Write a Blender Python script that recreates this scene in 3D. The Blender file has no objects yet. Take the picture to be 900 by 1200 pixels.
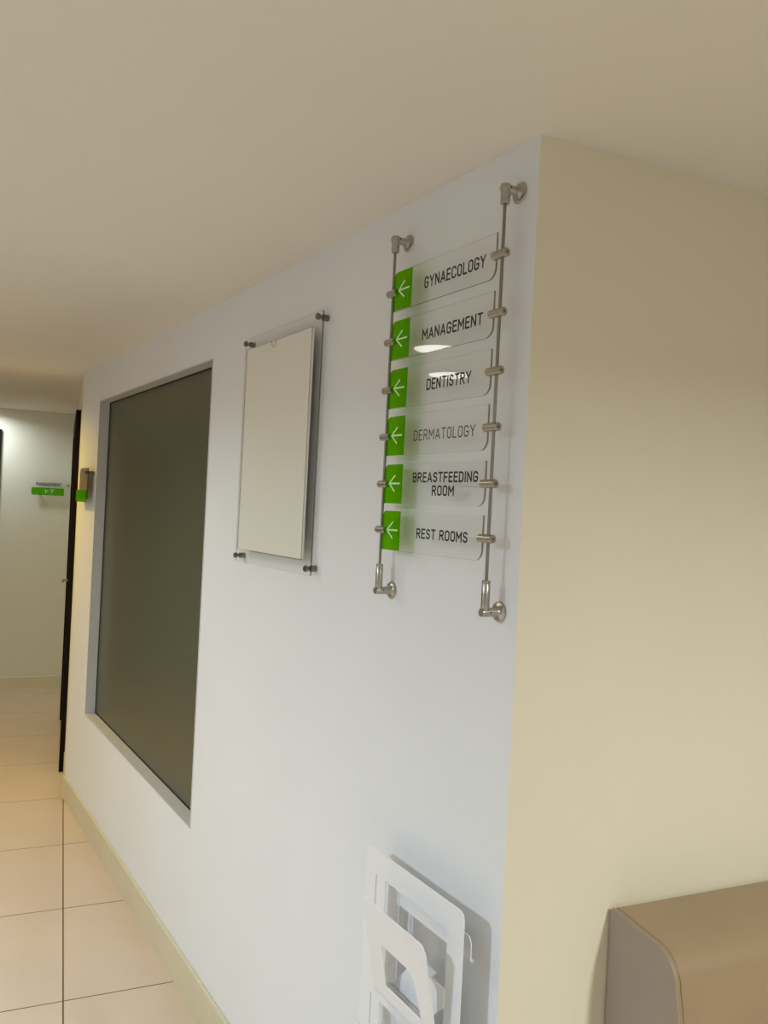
import bpy, bmesh, math, random
from mathutils import Vector, Matrix
random.seed(4)
S = bpy.context.scene
COL = S.collection
PI = math.pi

# ---------------------------------------------------------------- camera
EYE = 1.5957
YAW, PITCH, ROLL, FPX = 0.388366, -0.001512, 0.0494552, 920.145
cd = bpy.data.cameras.new('camera'); cam = bpy.data.objects.new('camera', cd); COL.objects.link(cam)
cd.sensor_fit = 'VERTICAL'; cd.sensor_height = 36.0; cd.sensor_width = 27.0; cd.lens = 36.0 * FPX / 1200.0
cd.clip_start = 0.02; cd.clip_end = 60
F_ = Vector((math.sin(YAW) * math.cos(PITCH), math.cos(YAW) * math.cos(PITCH), math.sin(PITCH)))
R0 = Vector((math.cos(YAW), -math.sin(YAW), 0)); U0 = R0.cross(F_)
R_ = R0 * math.cos(ROLL) + U0 * math.sin(ROLL); U_ = U0 * math.cos(ROLL) - R0 * math.sin(ROLL)
m = Matrix((R_, U_, -F_)).transposed().to_4x4(); m.translation = (0, 0, EYE)
cam.matrix_world = m
S.camera = cam

# ---------------------------------------------------------------- world, view, lamps
w = bpy.data.worlds.new('world'); S.world = w; w.use_nodes = True
w.node_tree.nodes['Background'].inputs[0].default_value = (0.9, 0.92, 1.0, 1)
w.node_tree.nodes['Background'].inputs[1].default_value = 0.15
S.view_settings.view_transform = 'Standard'; S.view_settings.look = 'None'
S.view_settings.gamma = 1.0; S.view_settings.exposure = -0.13; S.view_settings.use_curve_mapping = False

CEIL = 2.2367; CEIL_FAR = 2.272
# x, y, watts, colour, ceiling height, spread in degrees
LAMPS = [(-0.53, 2.41, 4.4, (0.94, 0.99, 0.90), CEIL, 150),
         (-0.98, 2.75, 3.8, (0.94, 0.99, 0.90), CEIL, 150),
         (-1.90, 1.10, 60.0, (0.74, 0.89, 1.0), CEIL, 165),
         (1.28, -0.80, 50.0, (0.94, 0.985, 0.95), CEIL, 160),
         (-0.67, 4.63, 15.5, (1.0, 0.66, 0.10), CEIL_FAR, 150),
         (-0.62, 6.78, 6.0, (0.86, 0.96, 0.96), CEIL_FAR, 160),
         (-2.00, 2.70, 15.0, (0.94, 0.89, 0.64), CEIL, 165),  # added fill lamp, unseen: lifts the lower part of the sign wall
         (-1.30, -1.00, 10.0, (0.82, 0.95, 1.0), CEIL, 165)]  # added fill lamp behind the camera, unseen: brightens the room
for i, (lx, ly, pw, lc, lz, sp) in enumerate(LAMPS):
    ld = bpy.data.lights.new('downlight_beam', 'AREA'); ld.shape = 'DISK'; ld.size = 0.17 if i < 2 else 0.15
    ld.energy = pw; ld.color = lc; ld.spread = math.radians(sp)
    lo = bpy.data.objects.new('downlight_beam', ld); COL.objects.link(lo); lo.location = (lx, ly, lz - 0.012)

# ---------------------------------------------------------------- materials
def mat(name, col, rough=0.5, metal=0.0, spec=0.5, noise=0.0, nscale=8.0, bump=0.0, bscale=200.0, coat=0.0):
    M = bpy.data.materials.new(name); M.use_nodes = True; nt = M.node_tree; b = nt.nodes['Principled BSDF']
    b.inputs['Base Color'].default_value = (*col, 1); b.inputs['Roughness'].default_value = rough
    b.inputs['Metallic'].default_value = metal; b.inputs['Specular IOR Level'].default_value = spec
    b.inputs['Coat Weight'].default_value = coat
    if noise or bump:
        tc = nt.nodes.new('ShaderNodeTexCoord')
    if noise:
        n = nt.nodes.new('ShaderNodeTexNoise'); n.inputs['Scale'].default_value = nscale; n.inputs['Detail'].default_value = 5
        nt.links.new(tc.outputs['Object'], n.inputs['Vector'])
        r = nt.nodes.new('ShaderNodeValToRGB')
        r.color_ramp.elements[0].position = 0.3; r.color_ramp.elements[1].position = 0.7
        r.color_ramp.elements[0].color = (*[c * (1 - noise) for c in col], 1)
        r.color_ramp.elements[1].color = (*[min(1, c * (1 + noise)) for c in col], 1)
        nt.links.new(n.outputs['Fac'], r.inputs['Fac']); nt.links.new(r.outputs['Color'], b.inputs['Base Color'])
    if bump:
        n2 = nt.nodes.new('ShaderNodeTexNoise'); n2.inputs['Scale'].default_value = bscale; n2.inputs['Detail'].default_value = 3
        nt.links.new(tc.outputs['Object'], n2.inputs['Vector'])
        bp = nt.nodes.new('ShaderNodeBump'); bp.inputs['Strength'].default_value = bump; bp.inputs['Distance'].default_value = 0.002
        nt.links.new(n2.outputs['Fac'], bp.inputs['Height']); nt.links.new(bp.outputs['Normal'], b.inputs['Normal'])
    return M

def clear(name, tint, gloss_rough=0.02, diff=None, dmix=0.0, ior=1.49):
    """Clear or tinted acrylic sheet: straight-through light, fresnel reflection, optional pigment."""
    M = bpy.data.materials.new(name); M.use_nodes = True; nt = M.node_tree
    nt.nodes.remove(nt.nodes['Principled BSDF']); out = nt.nodes['Material Output']
    t = nt.nodes.new('ShaderNodeBsdfTransparent'); t.inputs[0].default_value = (*tint, 1)
    g = nt.nodes.new('ShaderNodeBsdfGlossy'); g.inputs['Roughness'].default_value = gloss_rough
    g.inputs['Color'].default_value = (1, 1, 1, 1)
    fr = nt.nodes.new('ShaderNodeFresnel'); fr.inputs['IOR'].default_value = ior
    body = t
    if diff:
        d = nt.nodes.new('ShaderNodeBsdfDiffuse'); d.inputs[0].default_value = (*diff, 1)
        mx = nt.nodes.new('ShaderNodeMixShader'); mx.inputs[0].default_value = dmix
        nt.links.new(t.outputs[0], mx.inputs[1]); nt.links.new(d.outputs[0], mx.inputs[2]); body = mx
    m2 = nt.nodes.new('ShaderNodeMixShader')
    ge = nt.nodes.new('ShaderNodeNewGeometry')           # only the entry face reflects, the exit face lets light out
    mu = nt.nodes.new('ShaderNodeMath'); mu.operation = 'MULTIPLY_ADD'; mu.inputs[1].default_value = -1.0; mu.inputs[2].default_value = 1.0
    mf = nt.nodes.new('ShaderNodeMath'); mf.operation = 'MULTIPLY'
    nt.links.new(ge.outputs['Backfacing'], mu.inputs[0]); nt.links.new(mu.outputs[0], mf.inputs[0]); nt.links.new(fr.outputs[0], mf.inputs[1])
    nt.links.new(mf.outputs[0], m2.inputs[0]); nt.links.new(body.outputs[0], m2.inputs[1]); nt.links.new(g.outputs[0], m2.inputs[2])
    nt.links.new(m2.outputs[0], out.inputs[0])
    return M

def emit(name, col, st):
    M = bpy.data.materials.new(name); M.use_nodes = True; b = M.node_tree.nodes['Principled BSDF']
    b.inputs['Emission Color'].default_value = (*col, 1); b.inputs['Emission Strength'].default_value = st
    return M

m_white = mat('white_wall_paint', (0.77, 0.79, 0.82), 0.45, spec=0.35, noise=0.012, nscale=3, bump=0.05, bscale=160)
m_cream = mat('cream_wall_paint', (0.80, 0.745, 0.58), 0.5, spec=0.35, noise=0.015, nscale=2.5, bump=0.05, bscale=160)
m_far = mat('pale_grey_wall_paint', (0.66, 0.66, 0.58), 0.5, spec=0.35, noise=0.015, nscale=2.5, bump=0.05, bscale=160)
m_ceil = mat('ceiling_paint', (0.78, 0.745, 0.67), 0.7, spec=0.2, noise=0.012, nscale=1.5, bump=0.05, bscale=120)
m_tile = mat('beige_polished_tile', (0.61, 0.495, 0.405), 0.22, spec=0.5, noise=0.03, nscale=4)
m_grout = mat('brown_grout', (0.15, 0.095, 0.06), 0.9)
m_skirt = mat('cream_skirting_tile', (0.62, 0.57, 0.42), 0.35, noise=0.03, nscale=6)
m_steel = mat('brushed_steel', (0.43, 0.41, 0.365), 0.30, metal=1.0, noise=0.05, nscale=60, bump=0.03, bscale=400)
m_rod = mat('steel_rod', (0.27, 0.25, 0.20), 0.32, metal=1.0, noise=0.04, nscale=50)
m_dsteel = mat('dark_steel', (0.20, 0.19, 0.165), 0.3, metal=1.0, noise=0.05, nscale=60)
m_hole = mat('black_socket', (0.01, 0.01, 0.01), 0.7)
m_print = mat('black_vinyl_print', (0.012, 0.012, 0.012), 0.45)
m_acr = clear('clear_acrylic', (0.985, 0.987, 0.98), ior=1.42)
m_edge = clear('acrylic_cut_edge', (0.50, 0.48, 0.34), 0.15, diff=(0.10, 0.09, 0.05), dmix=0.45)
m_edge2 = clear('acrylic_cut_edge_pale', (0.72, 0.72, 0.64), 0.15, diff=(0.3, 0.3, 0.26), dmix=0.35)
m_edge3 = clear('acrylic_cut_edge_faint', (0.88, 0.88, 0.84), 0.1, diff=(0.35, 0.35, 0.3), dmix=0.1)
m_green = clear('lime_green_film', (0.66, 0.93, 0.0), 0.05, diff=(0.035, 0.35, 0.0), dmix=0.42, ior=1.12)
m_bar = clear('lime_green_acrylic', (0.45, 0.85, 0.05), 0.1, diff=(0.10, 0.42, 0.0), dmix=0.6, ior=1.25)
m_satin = mat('satin_grey_plate', (0.30, 0.26, 0.19), 0.35, metal=0.3)
m_arrow = mat('pale_arrow_print', (0.62, 0.86, 0.50), 0.4)
m_whiteprint = mat('white_vinyl_print', (0.85, 0.92, 0.80), 0.4)
m_sheet = mat('white_insert_sheet', (0.83, 0.82, 0.77), 0.5, noise=0.012, nscale=5)
m_rack = mat('white_powder_coat', (0.80, 0.81, 0.83), 0.35, noise=0.01, nscale=8)
m_leather = mat('taupe_leather', (0.345, 0.25, 0.145), 0.42, spec=0.45, noise=0.04, nscale=10, bump=0.15, bscale=350)
m_leather_shade = mat('taupe_leather_shaded_end', (0.325, 0.26, 0.215), 0.45, spec=0.4, noise=0.03, nscale=10, bump=0.12, bscale=350)  # same leather, with the cool shade of the bench end put into its colour
m_piping = mat('taupe_piping', (0.34, 0.265, 0.17), 0.45)
m_dark = mat('black_brown_door', (0.006, 0.003, 0.003), 0.55, spec=0.12, noise=0.2, nscale=14)
m_alu = mat('satin_aluminium', (0.55, 0.55, 0.54), 0.45, metal=0.0, noise=0.02, nscale=20)
m_glass = mat('grey_green_frosted_glass', (0.086, 0.089, 0.056), 0.34, spec=0.5, noise=0.03, nscale=2)
m_lamp = emit('lamp_diffuser', (1, 0.96, 0.9), 12)
m_trim = mat('white_lamp_trim', (0.8, 0.8, 0.8), 0.4)
m_foot = mat('dark_wood_foot', (0.05, 0.03, 0.02), 0.4)

# ---------------------------------------------------------------- mesh helpers
def link(name, bm, mats, parent=None, smooth=False, recalc=True):
    if recalc: bmesh.ops.recalc_face_normals(bm, faces=bm.faces)
    me = bpy.data.meshes.new(name); bm.to_mesh(me); bm.free()
    for x in (mats if isinstance(mats, (list, tuple)) else [mats]): me.materials.append(x)
    if smooth:
        for pl in me.polygons: pl.use_smooth = True
        me.set_sharp_from_angle(angle=math.radians(38))
    o = bpy.data.objects.new(name, me); COL.objects.link(o)
    if parent: o.parent = parent
    return o

def thing(name, label, cat, loc=(0, 0, 0), rz=0.0, group=None):
    o = bpy.data.objects.new(name, None); COL.objects.link(o); o.empty_display_size = 0.05
    o.location = loc; o.rotation_euler = (0, 0, rz); o['label'] = label; o['category'] = cat
    if group: o['group'] = group
    return o

def struct(o): o['kind'] = 'structure'; return o

def box(bm, x0, x1, y0, y1, z0, z1, bev=0.0, mi=0):
    vs = [bm.verts.new((x, y, z)) for x in (x0, x1) for y in (y0, y1) for z in (z0, z1)]
    idx = [(0, 1, 3, 2), (4, 6, 7, 5), (0, 4, 5, 1), (2, 3, 7, 6), (0, 2, 6, 4), (1, 5, 7, 3)]
    fs = [bm.faces.new([vs[i] for i in f]) for f in idx]
    for f in fs: f.material_index = mi
    if bev:
        es = list({e for f in fs for e in f.edges})
        bmesh.ops.bevel(bm, geom=es, offset=bev, segments=2, affect='EDGES', profile=0.5)

def prism(bm, pts, d0, d1, axis='y', mi=0, side_mi=None, holes=()):
    """Extrude a 2-D outline. axis 'y': pts are (x, z); 'x': pts are (y, z); 'z': pts are (x, y)."""
    def P(q, d):
        return {'y': (q[0], d, q[1]), 'x': (d, q[0], q[1]), 'z': (q[0], q[1], d)}[axis]
    sm = mi if side_mi is None else side_mi
    rings = [pts] + list(holes)
    lo = [[bm.verts.new(P(q, d0)) for q in r] for r in rings]
    hi = [[bm.verts.new(P(q, d1)) for q in r] for r in rings]
    for a, b in zip(lo, hi):
        n = len(a)
        for i in range(n):
            f = bm.faces.new((a[i], a[(i + 1) % n], b[(i + 1) % n], b[i])); f.material_index = sm
    for layer in (lo, hi):
        if not holes:
            f = bm.faces.new(layer[0]); f.material_index = mi
        else:
            es = []
            for r in layer:
                for i in range(len(r)):
                    e = bm.edges.get((r[i], r[(i + 1) % len(r)])); es.append(e)
            g = bmesh.ops.triangle_fill(bm, edges=es, use_beauty=True)
            for f in g['geom']:
                if isinstance(f, bmesh.types.BMFace): f.material_index = mi

def side_material(o, lo_mi, test):
    for pl in o.data.polygons:
        if pl.material_index == 1 and test(pl.normal): pl.material_index = lo_mi

def rrect(x0, x1, z0, z1, r=(0, 0, 0, 0), n=6):
    """Rounded rectangle; r = radii at (x0,z0), (x1,z0), (x1,z1), (x0,z1)."""
    out = []
    for (cx_, cz_, a0), rr in zip(((x0, z0, PI), (x1, z0, 1.5 * PI), (x1, z1, 0), (x0, z1, 0.5 * PI)), r):
        if rr <= 0: out.append((cx_, cz_)); continue
        ox = cx_ + (rr if cx_ == x0 else -rr); oz = cz_ + (rr if cz_ == z0 else -rr)
        for i in range(n + 1):
            a = a0 + i / n * PI / 2; out.append((ox + rr * math.cos(a), oz + rr * math.sin(a)))
    return out

def lathe(bm, prof, org, ax, n=20, mi=0):
    """Revolve (radius, distance) pairs about direction ax from org."""
    ax = Vector(ax).normalized(); org = Vector(org)
    u = ax.orthogonal().normalized(); v = ax.cross(u)
    rings = []
    for r, d in prof:
        if r < 1e-6: rings.append([bm.verts.new(org + ax * d)])
        else: rings.append([bm.verts.new(org + ax * d + (u * math.cos(2 * PI * i / n) + v * math.sin(2 * PI * i / n)) * r) for i in range(n)])
    for a, b in zip(rings, rings[1:]):
        for i in range(n):
            j = (i + 1) % n
            if len(a) == 1 and len(b) == 1: continue
            if len(a) == 1: f = bm.faces.new((a[0], b[i], b[j]))
            elif len(b) == 1: f = bm.faces.new((a[i], a[j], b[0]))
            else: f = bm.faces.new((a[i], a[j], b[j], b[i]))
            f.material_index = mi

def cyl(bm, a, b, r, n=20, ch=0.0, mi=0):
    a = Vector(a); b = Vector(b); L = (b - a).length
    c = ch or r * 0.08
    lathe(bm, [(0, 0), (r - c, 0), (r, c), (r, L - c), (r - c, L), (0, L)], a, b - a, n, mi)

def tube(bm, pts, r, n=8):
    for a, b in zip(pts, pts[1:]): cyl(bm, a, b, r, n)

# ---------------------------------------------------------------- stroke lettering
def arc(cx_, cy_, rx, ry, a0, a1, n=10):
    return [(cx_ + rx * math.cos(math.radians(a0 + (a1 - a0) * i / n)), cy_ + ry * math.sin(math.radians(a0 + (a1 - a0) * i / n))) for i in range(n + 1)]
_O = arc(.21, .77, .21, .23, 0, 180) + arc(.21, .23, .21, .23, 180, 360)
_C = arc(.21, .77, .21, .23, 8, 180) + arc(.21, .23, .21, .23, 180, 352)
GLYPH = {
    'A': (.48, [[(0, 0), (.24, 1), (.48, 0)], [(.085, .28), (.395, .28)]]),
    'B': (.42, [[(0, 0), (0, 1), (.2, 1)] + arc(.2, .765, .2, .235, 90, -90) + [(0, .53)], [(.2, .53)] + arc(.2, .265, .22, .265, 90, -90) + [(0, 0)]]),
    'C': (.42, [_C]),
    'D': (.42, [[(0, 0), (0, 1)] + arc(.18, .77, .24, .23, 90, 0) + arc(.18, .23, .24, .23, 0, -90) + [(0, 0)]]),
    'E': (.36, [[(.36, 1), (0, 1), (0, 0), (.36, 0)], [(0, .52), (.32, .52)]]),
    'F': (.35, [[(.35, 1), (0, 1), (0, 0)], [(0, .5), (.31, .5)]]),
    'G': (.42, [_C[:-1] + [(.42, .23), (.42, .47), (.23, .47)]]),
    'I': (.02, [[(.01, 0), (.01, 1)]]),
    'L': (.34, [[(0, 1), (0, 0), (.34, 0)]]),
    'M': (.54, [[(0, 0), (0, 1), (.27, .36), (.54, 1), (.54, 0)]]),
    'N': (.43, [[(0, 0), (0, 1), (.43, 0), (.43, 1)]]),
    'O': (.42, [_O + [_O[0]]]), '0': (.42, [_O + [_O[0]]]),
    'R': (.42, [[(0, 0), (0, 1), (.2, 1)] + arc(.2, .745, .21, .255, 90, -90) + [(0, .49)], [(.19, .49), (.42, 0)]]),
    'S': (.40, [arc(.2, .765, .19, .235, 20, 270) + arc(.2, .265, .2, .265, 90, -160)]),
    'T': (.42, [[(0, 1), (.42, 1)], [(.21, 1), (.21, 0)]]),
    'Y': (.46, [[(0, 1), (.23, .46), (.46, 1)], [(.23, .46), (.23, 0)]]),
    '1': (.22, [[(0, .78), (.2, 1), (.2, 0)]]),
    '7': (.40, [[(0, 1), (.40, 1), (.13, 0)]]),
    ' ': (.14, []),
}
def letters(bm, text, x0, x1, z0, z1, y, sw=0.13, gap=0.24):
    """Flat print of text filling the box x0..x1, z0..z1 on the plane y, facing -y."""
    cur = 0; strokes = []
    for chx in text:
        wd, st = GLYPH[chx]
        for s in st: strokes.append([(px + cur, pz) for px, pz in s])
        cur += wd + gap
    tot = cur - gap
    zs = (z1 - z0) / (1 + sw); xs = (x1 - x0) / (tot + sw)
    f = lambda q: (x0 + (q[0] + sw / 2) * xs, z0 + (q[1] + sw / 2) * zs)
    hw = sw * (zs * 0.5 + xs * 0.5) / 2
    for s in strokes:
        P = [Vector(f(q)) for q in s]
        for i, (a, b) in enumerate(zip(P, P[1:])):
            d = (b - a)
            if d.length < 1e-7: continue
            d.normalize(); n = Vector((-d.y, d.x)) * hw
            a2 = a - d * hw if (i == 0) else a; b2 = b + d * hw if i == len(P) - 2 else b
            q = [a2 + n, a2 - n, b2 - n, b2 + n]
            bm.faces.new([bm.verts.new((v.x, y, v.y)) for v in q])
        for a in P[1:-1]:
            bm.faces.new([bm.verts.new((a.x + hw * math.cos(k * PI / 4), y, a.y + hw * math.sin(k * PI / 4))) for k in range(8)])

def face_minus_y(bm):
    for f in bm.faces:
        f.normal_update()
        if f.normal.y > 0: f.normal_flip()

# ---------------------------------------------------------------- setting
CX, CY = 0.710579, 1.126899
ANG = 0.188217; LW = 3.3945
D = Vector((-math.sin(ANG), math.cos(ANG), 0)); N = Vector((-math.cos(ANG), -math.sin(ANG), 0))
C = Vector((CX, CY, 0)); E = C + D * LW
RZ = ANG - PI / 2                      # local x = -t, local -y = off the wall
def wall_pt(t, z, o=0.0): return C + D * t + N * o + Vector((0, 0, z))
FAR_Y = 7.05; LEFT_X = -3.6; BACK_Y = -2.6; RIGHT_X = 4.2; TH = 0.12

# floor: recessed grout bed and single tiles
bm = bmesh.new(); box(bm, LEFT_X - TH, RIGHT_X + TH, BACK_Y - TH, FAR_Y + TH, -0.08, -0.0008)
floor = struct(link('floor', bm, m_grout))
GX, GY, TL = 0.07201, 2.64642, 0.6
bm = bmesh.new(); box(bm, 0.0025, TL - 0.0025, 0.0025, TL - 0.0025, -0.006, 0.0)
bmesh.ops.bevel(bm, geom=[e for e in bm.edges if all(v.co.z > -0.001 for v in e.verts)], offset=0.0005, segments=1, affect='EDGES')
t0 = link('tile', bm, m_tile, floor); t0.location = (GX, GY, 0); first = True
for i in range(-7, 8):
    for j in range(-9, 8):
        x, y = GX + i * TL, GY + j * TL
        if x < LEFT_X - 0.5 or x > RIGHT_X or y > FAR_Y or y < BACK_Y - 0.5: continue
        if x > -0.25 and y > CY and not (x < 1.0 and (x - CX) + (y - CY) * math.tan(ANG) < 0.12) : continue
        if x > 0.0 and y > E.y: continue
        if i == 0 and j == 0: continue
        o = t0.copy(); o.parent = floor; COL.objects.link(o); o.location = (x, y, 0)

# ceiling: low soffit and the slightly higher corridor end
bm = bmesh.new(); box(bm, LEFT_X - TH, RIGHT_X + TH, BACK_Y - TH, 4.55, CEIL, CEIL + 0.15)
struct(link('ceiling', bm, m_ceil))
bm = bmesh.new(); box(bm, LEFT_X - TH, RIGHT_X + TH, 4.55, FAR_Y + TH, CEIL_FAR, CEIL + 0.15)
struct(link('ceiling_corridor', bm, m_ceil))

# wall with the signs: local frame of the wall, opening for the window
WT0, WT1, WZ0, WZ1 = 1.487, 3.012, 0.530, 2.0635
REC = 0.048
bm = bmesh.new()
TZ = CEIL_FAR + 0.02
prism(bm, [(-LW, -0.02), (0, -0.02), (0, TZ), (-LW, TZ)], 0.0, TH, 'y', holes=[[(-WT1, WZ0), (-WT0, WZ0), (-WT0, WZ1), (-WT1, WZ1)]])
wall_sign = struct(link('wall_sign_side', bm, m_white))
wall_sign.location = C; wall_sign.rotation_euler = (0, 0, RZ)

# cream wall right of the corner (footprint kept clear of the sign wall's thickness)
bm = bmesh.new()
q = C - N * TH
prism(bm, [(CX, CY), (RIGHT_X + TH, CY), (RIGHT_X + TH, CY + TH), (q.x + 0.02, CY + TH), (q.x, q.y)], -0.02, TZ, 'z')
struct(link('wall_right', bm, m_cream))

# return wall running to the far wall, with the dark door
bm = bmesh.new()
box(bm, E.x, E.x + TH, E.y + 0.02, FAR_Y, -0.02, TZ)
struct(link('wall_return', bm, m_cream))
bm = bmesh.new(); box(bm, LEFT_X - TH, E.x + TH, FAR_Y, FAR_Y + TH, -0.02, TZ); struct(link('wall_far', bm, m_far))
bm = bmesh.new(); box(bm, LEFT_X - TH, LEFT_X, BACK_Y, FAR_Y, -0.02, TZ); struct(link('wall_left', bm, m_white))
bm = bmesh.new(); box(bm, LEFT_X - TH, RIGHT_X + TH, BACK_Y - TH, BACK_Y, -0.02, TZ); struct(link('wall_back', bm, m_white))
bm = bmesh.new(); box(bm, RIGHT_X, RIGHT_X + TH, BACK_Y, CY, -0.02, TZ); struct(link('wall_end', bm, m_cream))

# skirting
SK = 0.118
def skirt(name, pts, par=None):
    bm = bmesh.new(); prism(bm, pts, 0.0, SK, 'z')
    bmesh.ops.bevel(bm, geom=[e for e in bm.edges if all(v.co.z > SK - 1e-4 for v in e.verts)], offset=0.003, segments=1, affect='EDGES')
    return struct(link(name, bm, m_skirt))
o = skirt('baseboard_sign_side', [(-LW, 0.0), (-LW, -0.011), (0.0, -0.011), (0.0, 0.0)]); o.location = C; o.rotation_euler = (0, 0, RZ)
skirt('baseboard_return', [(E.x - 0.004, E.y + 0.02), (E.x, E.y + 0.02), (E.x, 4.86), (E.x - 0.004, 4.86)])
skirt('baseboard_return_far', [(E.x - 0.011, 6.10), (E.x, 6.10), (E.x, FAR_Y), (E.x - 0.011, FAR_Y)])
SK = 0.095
skirt('baseboard_far', [(-0.48, FAR_Y - 0.011), (E.x - 0.011, FAR_Y - 0.011), (E.x - 0.011, FAR_Y), (-0.48, FAR_Y)])
SK = 0.118
skirt('baseboard_right', [(CX + 0.01, CY - 0.011), (RIGHT_X, CY - 0.011), (RIGHT_X, CY), (CX + 0.01, CY)])
skirt('baseboard_left', [(LEFT_X, BACK_Y), (LEFT_X + 0.011, BACK_Y), (LEFT_X + 0.011, FAR_Y), (LEFT_X, FAR_Y)])

# window: aluminium reveal and frosted pane
win = bpy.data.objects.new('window_1', None); COL.objects.link(win); struct(win)
win.location = C; win.rotation_euler = (0, 0, RZ)
a, b = -WT1, -WT0; th = 0.004; y0 = -0.0015
for nm, bx_ in (('window_jamb', (a - 0.001, a + th, y0, REC + 0.02, WZ0, WZ1)), ('window_jamb', (b - th, b + 0.001, y0, REC + 0.02, WZ0, WZ1)),
               ('window_head', (a, b, y0, REC + 0.02, WZ1 - th, WZ1 + 0.001)), ('window_sill', (a, b, y0, REC + 0.02, WZ0 - 0.001, WZ0 + th))):
    bm = bmesh.new(); box(bm, *bx_); link(nm, bm, m_alu, win)
bm = bmesh.new(); box(bm, a + th, b - th, REC, REC + 0.01, WZ0 + th, WZ1 - th); link('pane', bm, m_glass, win)
bm = bmesh.new()
box(bm, a + th, b - th, REC - 0.003, REC, WZ1 - th - 0.005, WZ1 - th); box(bm, a + th, a + th + 0.005, REC - 0.003, REC, WZ0 + th, WZ1 - th)
box(bm, a + th, b - th, REC - 0.003, REC, WZ0 + th, WZ0 + th + 0.004); box(bm, b - th - 0.005, b - th, REC - 0.003, REC, WZ0 + th, WZ1 - th)
link('window_gasket', bm, m_hole, win)

# doors
def door(name, loc, rz, width, height, handle_side=1):
    d = bpy.data.objects.new(name, None); COL.objects.link(d); struct(d); d.location = loc; d.rotation_euler = (0, 0, rz)
    for x0 in (0.0, width - 0.09):
        bm = bmesh.new(); box(bm, x0, x0 + 0.09, -0.028, 0.0, 0, height, 0.002); link('door_jamb', bm, m_dark, d)
    bm = bmesh.new(); box(bm, 0.09, width - 0.09, -0.028, 0, height - 0.09, height, 0.002); link('door_head', bm, m_dark, d)
    bm = bmesh.new(); box(bm, 0.093, width - 0.093, -0.012, 0.0, 0.006, height - 0.093, 0.001); leaf = link('door_leaf', bm, m_dark, d)
    bm = bmesh.new(); hx = 0.16 if handle_side > 0 else width - 0.16
    cyl(bm, (hx, -0.012, 1.0), (hx, -0.055, 1.0), 0.008, 12); cyl(bm, (hx, -0.052, 1.0), (hx + 0.11 * handle_side, -0.052, 1.0), 0.008, 12)
    lathe(bm, [(0, 0), (0.024, 0), (0.024, 0.006), (0, 0.006)], (hx, -0.012, 1.0), (0, -1, 0), 20)
    link('door_handle', bm, m_steel, leaf, True)
    return d
door('door_1', (E.x, 6.08, 0), -PI / 2, 1.22, 2.09, 1)
door('door_2', (-0.48 - 1.05, FAR_Y, 0), 0, 1.05, 2.10, -1)

# ---------------------------------------------------------------- directory sign on two rods
SIGN_T = 0.2125
sg = thing('directory_sign', 'steel rod wall sign holding six clear panels with green arrow squares', 'sign', wall_pt(SIGN_T, 1.43), RZ)
sx = lambda t: SIGN_T - t
sz = lambda z: z - 1.43
RO = 0.033; RR, RL = 0.0445, 0.3790
for t in (RR, RL):
    bm = bmesh.new(); cyl(bm, (sx(t), -RO, sz(1.432)), (sx(t), -RO, sz(2.152)), 0.0029, 14); link('rod', bm, m_rod, sg, True)
    # upper bracket
    x = sx(t); z = sz(2.152)
    bm = bmesh.new()
    lathe(bm, [(0, 0), (0.0175, 0), (0.018, 0.0012), (0.0165, 0.003), (0.011, 0.0042), (0.009, 0.006), (0.0078, 0.010), (0.0078, RO + 0.006), (0.0068, RO + 0.0075), (0, RO + 0.0075)], (x, 0, z), (0, -1, 0), 24)
    br = link('wall_bracket', bm, m_steel, sg, True)
    bm = bmesh.new(); lathe(bm, [(0, 0), (0.0072, 0), (0.008, 0.001), (0.008, 0.0245), (0.0085, 0.0255), (0.0085, 0.032), (0.0078, 0.033), (0, 0.033)], (x, -RO, z - 0.0265), (0, 0, 1), 24); link('rod_socket', bm, m_steel, br, True)
    bm = bmesh.new(); lathe(bm, [(0, 0), (0.0015, 0), (0.0015, 0.0006), (0, 0.0006)], (x + 0.0076, -RO + 0.006, z + 0.001), (1, 0, 0), 10)
    lathe(bm, [(0, 0), (0.0013, 0), (0.0013, 0.0006), (0, 0.0006)], (x + 0.0076, -RO + 0.002, z - 0.016), (1, 0, 0), 10); link('grub_screw', bm, m_hole, br)
    bm = bmesh.new(); lathe(bm, [(0.0036, 0), (0.0034, 0.0022), (0.002, 0.0036), (0, 0.004)], (x, -0.0028, z - 0.0135), (0, -1, 0), 12); link('screw_head', bm, m_steel, br, True)
    # lower bracket with the long tension sleeve
    z = sz(1.432)
    bm = bmesh.new()
    lathe(bm, [(0, 0), (0.0175, 0), (0.018, 0.0012), (0.0165, 0.003), (0.011, 0.0042), (0.009, 0.006), (0.0078, 0.010), (0.0078, RO + 0.006), (0.0068, RO + 0.0085), (0, RO + 0.0085)], (x, 0, z), (0, -1, 0), 24)
    br = link('wall_bracket', bm, m_steel, sg, True)
    bm = bmesh.new(); lathe(bm, [(0, 0), (0.0068, 0), (0.0074, 0.001), (0.0074, 0.044), (0.0066, 0.0452), (0.0066, 0.0472), (0.0074, 0.048), (0.0074, 0.0515), (0.0066, 0.0525), (0, 0.0525)], (x, -RO, z + 0.002), (0, 0, 1), 24); link('rod_socket', bm, m_steel, br, True)
    bm = bmesh.new(); lathe(bm, [(0, 0), (0.0015, 0), (0.0015, 0.0006), (0, 0.0006)], (x + 0.0076, -RO + 0.007, z + 0.001), (1, 0, 0), 10)
    link('grub_screw', bm, m_hole, br)
    bm = bmesh.new(); lathe(bm, [(0.0036, 0), (0.0034, 0.0022), (0.002, 0.0036), (0, 0.004)], (x, -0.0028, z - 0.0135), (0, -1, 0), 12); link('screw_head', bm, m_steel, br, True)

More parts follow.
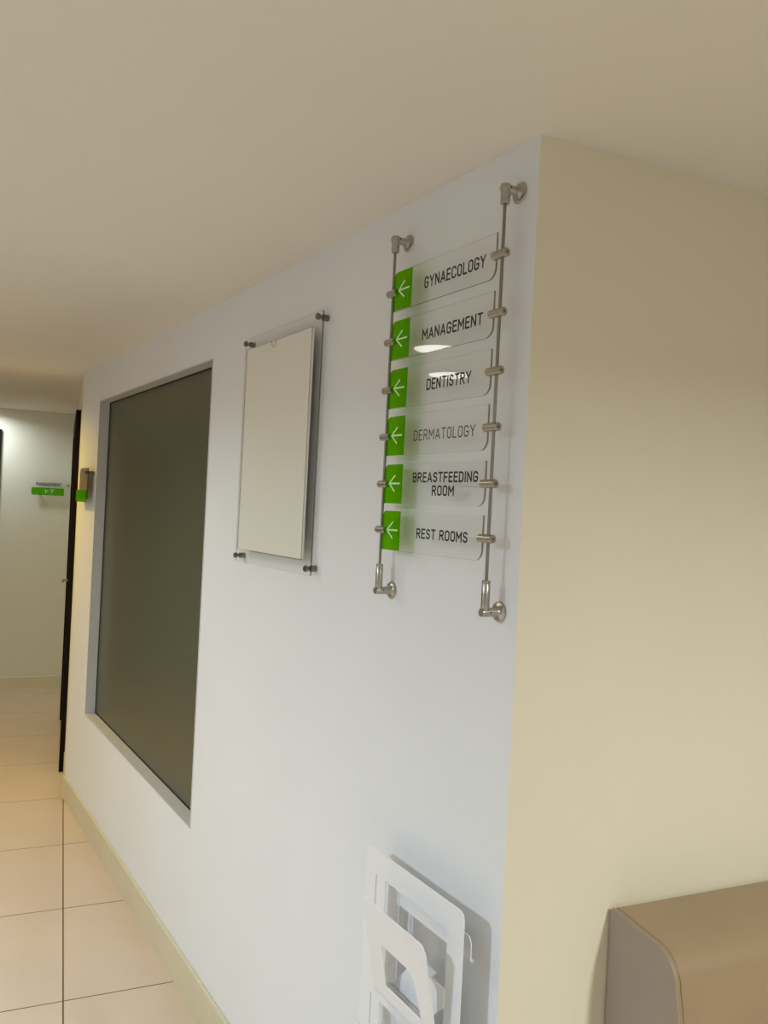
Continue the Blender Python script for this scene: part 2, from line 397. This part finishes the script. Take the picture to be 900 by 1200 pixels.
PZ = [2.0415, 1.9415, 1.8425, 1.747, 1.6505, 1.557]     # clamp heights
PT0, PT1 = 0.0590, 0.3725
# word, left t, right t, baseline offset, cap height, stroke
WORDS = [[('GYNAECOLOGY', 0.2665, 0.0845, -0.0140, 0.0225, 0.155)],
         [('MANAGEMENT', 0.2655, 0.0850, -0.0140, 0.0215, 0.155)],
         [('DENTISTRY', 0.2430, 0.1095, -0.0135, 0.0215, 0.155)],
         [('DERMATOLOGY', 0.2770, 0.0905, -0.0132, 0.0205, 0.10)],
         [('BREASTFEEDING', 0.2735, 0.0765, 0.0030, 0.0190, 0.16), ('ROOM', 0.2095, 0.1420, -0.0220, 0.0190, 0.16)],
         [('REST ROOMS', 0.2525, 0.0970, -0.0105, 0.0190, 0.16)]]
YF = -RO - 0.002; YB = -RO + 0.002
def clamp(z, t0_, t1_, par, hole_x):
    bm = bmesh.new(); r = 0.0076
    c = 0.0012
    lathe(bm, [(0, 0), (r - c, 0), (r, c), (r, (t1_ - t0_) - c), (r - c, (t1_ - t0_)), (0, (t1_ - t0_))], (sx(t1_), -RO, z), (1, 0, 0), 24)
    o = link('clamp', bm, m_steel, par, True)
    bm = bmesh.new(); lathe(bm, [(0, 0), (0.0017, 0), (0.0017, 0.0005), (0, 0.0005)], (sx(t0_) - 0.0001, -RO, z), (1, 0, 0), 10); link('socket_hole', bm, m_hole, o)
for k, zc in enumerate(PZ):
    z = sz(zc); x0, x1 = sx(PT1), sx(PT0)
    z0, z1 = z - 0.0395, z + 0.0395
    bm = bmesh.new(); prism(bm, rrect(x0, x1, z0, z1, (0.0, 0.019, 0.0, 0.012)), YF, YB, 'y', 0, 1)
    pn = link('panel', bm, [m_acr, m_edge, m_edge3], sg)
    side_material(pn, 2, lambda n: n.z > 0.3)
    txt = ' '.join(wd[0] for wd in WORDS[k])
    pn['label'] = 'clear panel lettered ' + txt
    xg = sx(0.3085)
    bm = bmesh.new(); prism(bm, rrect(x0 + 0.0004, xg, z0 + 0.0004, z1 - 0.0004, (0, 0, 0, 0.0115)), YF - 0.0006, YF - 0.0002, 'y')
    link('green_square', bm, m_green, pn)
    bm = bmesh.new(); zt = z + 0.001; tip = sx(0.3545); yv = YF - 0.0009
    for aa, bb in (((tip, zt), (sx(0.3165), zt)), ((tip, zt), (sx(0.3335), zt + 0.0165)), ((tip, zt), (sx(0.3335), zt - 0.0165))):
        A = Vector(aa); B = Vector(bb); dd = (B - A).normalized(); nn = Vector((-dd.y, dd.x)) * 0.0017
        bm.faces.new([bm.verts.new((v.x, yv, v.y)) for v in (A + nn, A - nn, B - nn, B + nn)])
    bm.faces.new([bm.verts.new((tip + 0.0017 * math.cos(i * PI / 4), yv, zt + 0.0017 * math.sin(i * PI / 4))) for i in range(8)])
    face_minus_y(bm); link('arrow', bm, m_arrow, pn, recalc=False)
    bm = bmesh.new()
    for (wd, tl, tr, bo, chh, sw) in WORDS[k]: letters(bm, wd, sx(tl), sx(tr), z + bo, z + bo + chh, YF - 0.0004, sw)
    face_minus_y(bm); link('lettering', bm, m_print, pn, recalc=False)
    clamp(z, 0.0325, 0.0685, sg, 1); clamp(z, 0.3640, 0.3950, sg, 1)

# ---------------------------------------------------------------- poster holder on stand-offs
PH_T = 0.9340; PHZ = 1.43
ph = thing('poster_holder', 'clear acrylic poster holder with blank white sheet on four steel standoffs', 'poster holder', wall_pt(PH_T, PHZ), RZ)
px = lambda t: PH_T - t
bm = bmesh.new(); prism(bm, rrect(px(1.174), px(0.705), 1.430 - PHZ, 2.072 - PHZ, (0.002,) * 4, 2), -0.0205, -0.0165, 'y', 0, 1); bp_ = link('back_plate', bm, [m_acr, m_edge, m_edge3], ph); side_material(bp_, 2, lambda n: n.x < 0.5)
s0, s1, sz0, sz1 = px(1.133), px(0.737), 1.468 - PHZ, 2.034 - PHZ
def notched(x0, x1, z0, z1, xc, r, dep):
    p = [(x0, z0), (x1, z0), (x1, z1), (xc + r, z1), (xc + r, z1 - dep + r)]
    p += [(xc + r * math.cos(a_ * PI / 8), z1 - dep + r - r * math.sin(a_ * PI / 8)) for a_ in range(1, 8)]
    p += [(xc - r, z1 - dep + r), (xc - r, z1), (x0, z1)]
    return p
bm = bmesh.new(); box(bm, s0, s1, -0.030, -0.0235, sz0, sz1, 0.0008); link('insert_sheet', bm, m_sheet, ph)
bm = bmesh.new(); prism(bm, notched(s0 - 0.001, s1 + 0.002, sz0 - 0.002, sz1 + 0.001, px(0.955), 0.0105, 0.018), -0.0328, -0.0303, 'y', 0, 1); link('front_pocket', bm, [m_acr, m_edge2], ph)
bm = bmesh.new(); box(bm, s0 + 0.01, s1 - 0.01, -0.0235, -0.0205, sz0 + 0.01, sz1 - 0.01); link('adhesive_pad', bm, m_sheet, ph)
for t in (0.7145, 1.1535):
    for z in (1.447, 2.0565):
        bm = bmesh.new(); cyl(bm, (px(t), -0.0006, z - PHZ), (px(t), -0.0163, z - PHZ), 0.0078, 20); so = link('standoff', bm, m_dsteel, ph, True)
        bm = bmesh.new(); lathe(bm, [(0, 0), (0.0045, 0), (0.0045, 0.004), (0.0078, 0.004), (0.0078, 0.0105), (0.007, 0.0115), (0.0035, 0.0115), (0.003, 0.0105), (0, 0.0105)], (px(t), -0.0206, z - PHZ), (0, -1, 0), 20); link('standoff_cap', bm, m_dsteel, so, True)

# ---------------------------------------------------------------- room signs
def room_sign(label, loc, rz, text, h, bl, br, pm):
    r = thing('room_sign', label, 'sign', loc, rz); tz = 0.089 if text else 0.103
    pl = [(-h, -0.05), (h - 0.03, -0.05), (h, -0.02), (h, tz - 0.043), (h - 0.055, tz), (-h + 0.03, tz), (-h, tz - 0.03)] if text else [(-h, -0.05), (h, -0.05), (h, tz), (-h + 0.02, tz), (-h, tz - 0.02)]
    bm = bmesh.new(); prism(bm, pl, -0.034, -0.030, 'y', 0, 1); plate = link('plate', bm, [pm, m_edge], r)
    bm = bmesh.new(); prism(bm, rrect(bl, br, -0.066, -0.006, (0.012, 0.004, 0.004, 0.004), 4), -0.041, -0.0345, 'y'); bar = link('green_bar', bm, m_bar, r)
    if text:
        bm = bmesh.new(); letters(bm, 'MANAGEMENT', -0.125, 0.068, 0.008, 0.037, -0.0345, 0.17); face_minus_y(bm); link('lettering', bm, m_print, plate, recalc=False)
        bm = bmesh.new(); letters(bm, '107', -0.060, 0.006, -0.050, -0.020, -0.0414, 0.12); face_minus_y(bm); link('room_number', bm, m_whiteprint, bar, recalc=False)
    for (x, z, e) in ((h - 0.012, 0.022 if text else 0.080, 0.043), (-h + 0.012, -0.035, 0.030)):
        bm = bmesh.new(); cyl(bm, (x, -0.0005, z), (x, -e, z), 0.0085, 14); link('standoff', bm, m_dsteel, r, True)
    return r
room_sign('clear acrylic room sign reading MANAGEMENT 107 on the far grey wall', (-0.083, FAR_Y, 1.653), 0, True, 0.13, -0.158, 0.088, m_acr)
room_sign('room sign with green bar beside the dark door, left of the window', wall_pt(3.136, 1.632), RZ, False, 0.086, -0.125, 0.086, m_satin)

# ---------------------------------------------------------------- brochure rack at the foot of the wall
RT = 0.172
rk = thing('brochure_rack', 'white bent metal brochure rack with cut-out pockets mounted low on white wall', 'brochure rack', wall_pt(RT, 0), RZ)
rx = lambda t: RT - t
PITCHZ = 0.232; NT = 3; TOP = 0.931
fo = 0.055
bot = TOP - PITCHZ * NT - 0.046
hol = [rrect(rx(0.270), rx(0.0745), TOP - 0.046 - PITCHZ * k - 0.186, TOP - 0.046 - PITCHZ * k, (0.004,) * 4, 2) for k in range(NT)]
bm = bmesh.new(); prism(bm, rrect(rx(0.340), rx(0.033), bot, TOP, (0.012, 0.012, 0.014, 0.014), 4), -fo, -fo + 0.0025, 'y', holes=hol)
fr = link('back_frame', bm, m_rack, rk)
# thin hem along the left side of the frame at every tier
for k in range(NT):
    bm = bmesh.new(); box(bm, rx(0.3015), rx(0.3005), -fo - 0.0009, -fo, TOP - 0.105 - PITCHZ * k, TOP - 0.046 - PITCHZ * k); link('fold_line', bm, m_alu, fr)
for k in range(NT):
    dz = -PITCHZ * k
    # wall strip behind each opening
    bm = bmesh.new(); prism(bm, [(rx(0.268), 0.838 + dz), (rx(0.043), 0.838 + dz), (rx(0.043), 0.868 + dz), (rx(0.05), 0.878 + dz), (rx(0.268), 0.878 + dz)], -0.028, -0.0258, 'y')
    box(bm, rx(0.20), rx(0.12), -0.0258, 0.0, 0.845 + dz, 0.872 + dz); link('wall_strip', bm, m_rack, rk)
    # forked tab filling the bottom of the opening
    tab = [(0.0795, 0.778), (0.0795, 0.745), (0.104, 0.721), (0.118, 0.700), (0.268, 0.700), (0.240, 0.704), (0.192, 0.754), (0.170, 0.778)]
    bm = bmesh.new(); prism(bm, [(rx(t), z + dz) for t, z in tab], -0.052, -0.050, 'y'); link('back_tab', bm, m_rack, rk)
    # pocket front: leans out of the opening, with its own window and a rolled foot
    zt, zb = 0.8765, 0.705
    oo = lambda z: 0.115 - 0.205 * (0.8765 - z)
    bm = bmesh.new()
    out = [(0.257, zb), (0.060, zb), (0.060, 0.862), (0.066, 0.8735), (0.075, 0.8765), (0.257, 0.8765)]
    hole = [(0.213, 0.722), (0.098, 0.722), (0.106, 0.789), (0.114, 0.799), (0.124, 0.803), (0.2075, 0.805)]
    prism(bm, [(rx(t), z + dz) for t, z in out], 0, 1, 'y', holes=[[(rx(t), z + dz) for t, z in hole]])
    for v in bm.verts:
        v.co.y = -oo(v.co.z - dz) + (0.0025 if v.co.y > 0.5 else 0.0)
    pk = link('pocket', bm, m_rack, rk)
    bm = bmesh.new()
    prof = []
    for i in range(9):
        a_ = PI * i / 8
        prof.append((-(0.0675 + 0.0125 * math.cos(a_)), 0.705 - 0.020 * math.sin(a_)))
    inn = [(y + 0.0 if False else -(0.0675 + 0.0102 * math.cos(PI * i / 8)), 0.705 - 0.0177 * math.sin(PI * i / 8)) for i, (y, z) in enumerate(prof)]
    prism(bm, [(y, z + dz) for y, z in prof] + [(y, z + dz) for y, z in reversed(inn)], rx(0.257), rx(0.060), 'x'); link('pocket_trough', bm, m_rack, pk, True)
bm = bmesh.new(); box(bm, rx(0.2595), rx(0.2570), -0.0285, -0.0265, 0.28, 0.86); link('strut', bm, m_rack, rk)

# ---------------------------------------------------------------- bench against the cream wall
BL = 1.75
BX = CX + 0.222
bn = thing('bench', 'taupe leather upholstered bench with high back against the cream wall', 'bench', (BX, CY, 0))
prof = [(-0.004, 0.40), (-0.004, 0.909), (-0.010, 0.914)]
prof += [(-0.118, 0.9095)] + [(-0.118 - 0.049 * math.sin(a_ * PI / 24), 0.8605 + 0.049 * math.cos(a_ * PI / 24)) for a_ in range(1, 12)] + [(-0.1690, 0.852), (-0.1718, 0.840), (-0.1755, 0.82), (-0.200, 0.68), (-0.222, 0.54), (-0.238, 0.40)]
bm = bmesh.new(); prism(bm, prof, 0.0, BL, 'x')
bk = link('backrest', bm, m_leather, bn, True)
bm = bmesh.new(); prism(bm, [(y + 0.0005 if y < -0.02 else y, z - 0.0006) for y, z in prof], -0.0016, -0.0002, 'x'); link('shaded_end_panel', bm, m_leather_shade, bk)  # thin cap over the bench end that carries the shaded leather tone
path = prof[2:]
for k, xx in enumerate((-0.0004, 0.0095)):
    bm = bmesh.new(); tube(bm, [(xx - 0.0005, y - (0.0004 if z > 0.88 else 0.0008), z + (0.0006 if z > 0.86 else 0)) for y, z in path], 0.0018 if k == 0 else 0.0011, 8); link('piping', bm, m_piping, bk, True)
bm = bmesh.new(); box(bm, 0.002, BL - 0.002, -0.66, -0.02, 0.17, 0.40, 0.012); link('seat_base', bm, m_leather, bn, True)
bm = bmesh.new(); box(bm, 0.002, BL - 0.002, -0.67, -0.225, 0.40, 0.475, 0.025); link('seat_cushion', bm, m_leather, bn, True)
for xx in (0.08, BL - 0.08):
    for yy in (-0.60, -0.10):
        bm = bmesh.new(); lathe(bm, [(0, 0), (0.018, 0), (0.028, 0.17), (0, 0.17)], (xx, yy, 0), (0, 0, 1), 14); link('leg', bm, m_foot, bn, True)

# ---------------------------------------------------------------- downlight fittings
LL = ['recessed round downlight before the sign wall, its glow reflected in the MANAGEMENT panel', 'recessed round downlight reflected in the DENTISTRY panel',
      'recessed round downlight in the ceiling left of the camera', 'recessed round downlight above the bench seating side',
      'warm recessed downlight in front of the dark door of the return wall', 'cool recessed downlight before the far wall', 'added fill downlight, unseen, in the ceiling on the far side of the hall, opposite the window',
      'added fill downlight, unseen, in the ceiling behind the camera']
for (lx, ly, pw, lc, lz, sp), lab in zip(LAMPS, LL):
    t = thing('ceiling_downlight', lab, 'ceiling light', (lx, ly, lz), 0, 'recessed ceiling downlights')
    r_ = 0.093 if lz == CEIL and pw < 5 else 0.083
    bm = bmesh.new(); lathe(bm, [(r_, 0), (r_ + 0.017, 0), (r_ + 0.017, -0.004), (r_ + 0.013, -0.006), (r_ + 0.003, -0.006), (r_, -0.003), (r_, 0)], (0, 0, 0), (0, 0, 1), 32); link('trim_ring', bm, m_trim, t, True)
    bm = bmesh.new(); lathe(bm, [(0, -0.0005), (r_, -0.0005), (r_, -0.003), (0, -0.003)], (0, 0, 0), (0, 0, 1), 32); link('diffuser', bm, m_lamp, t)
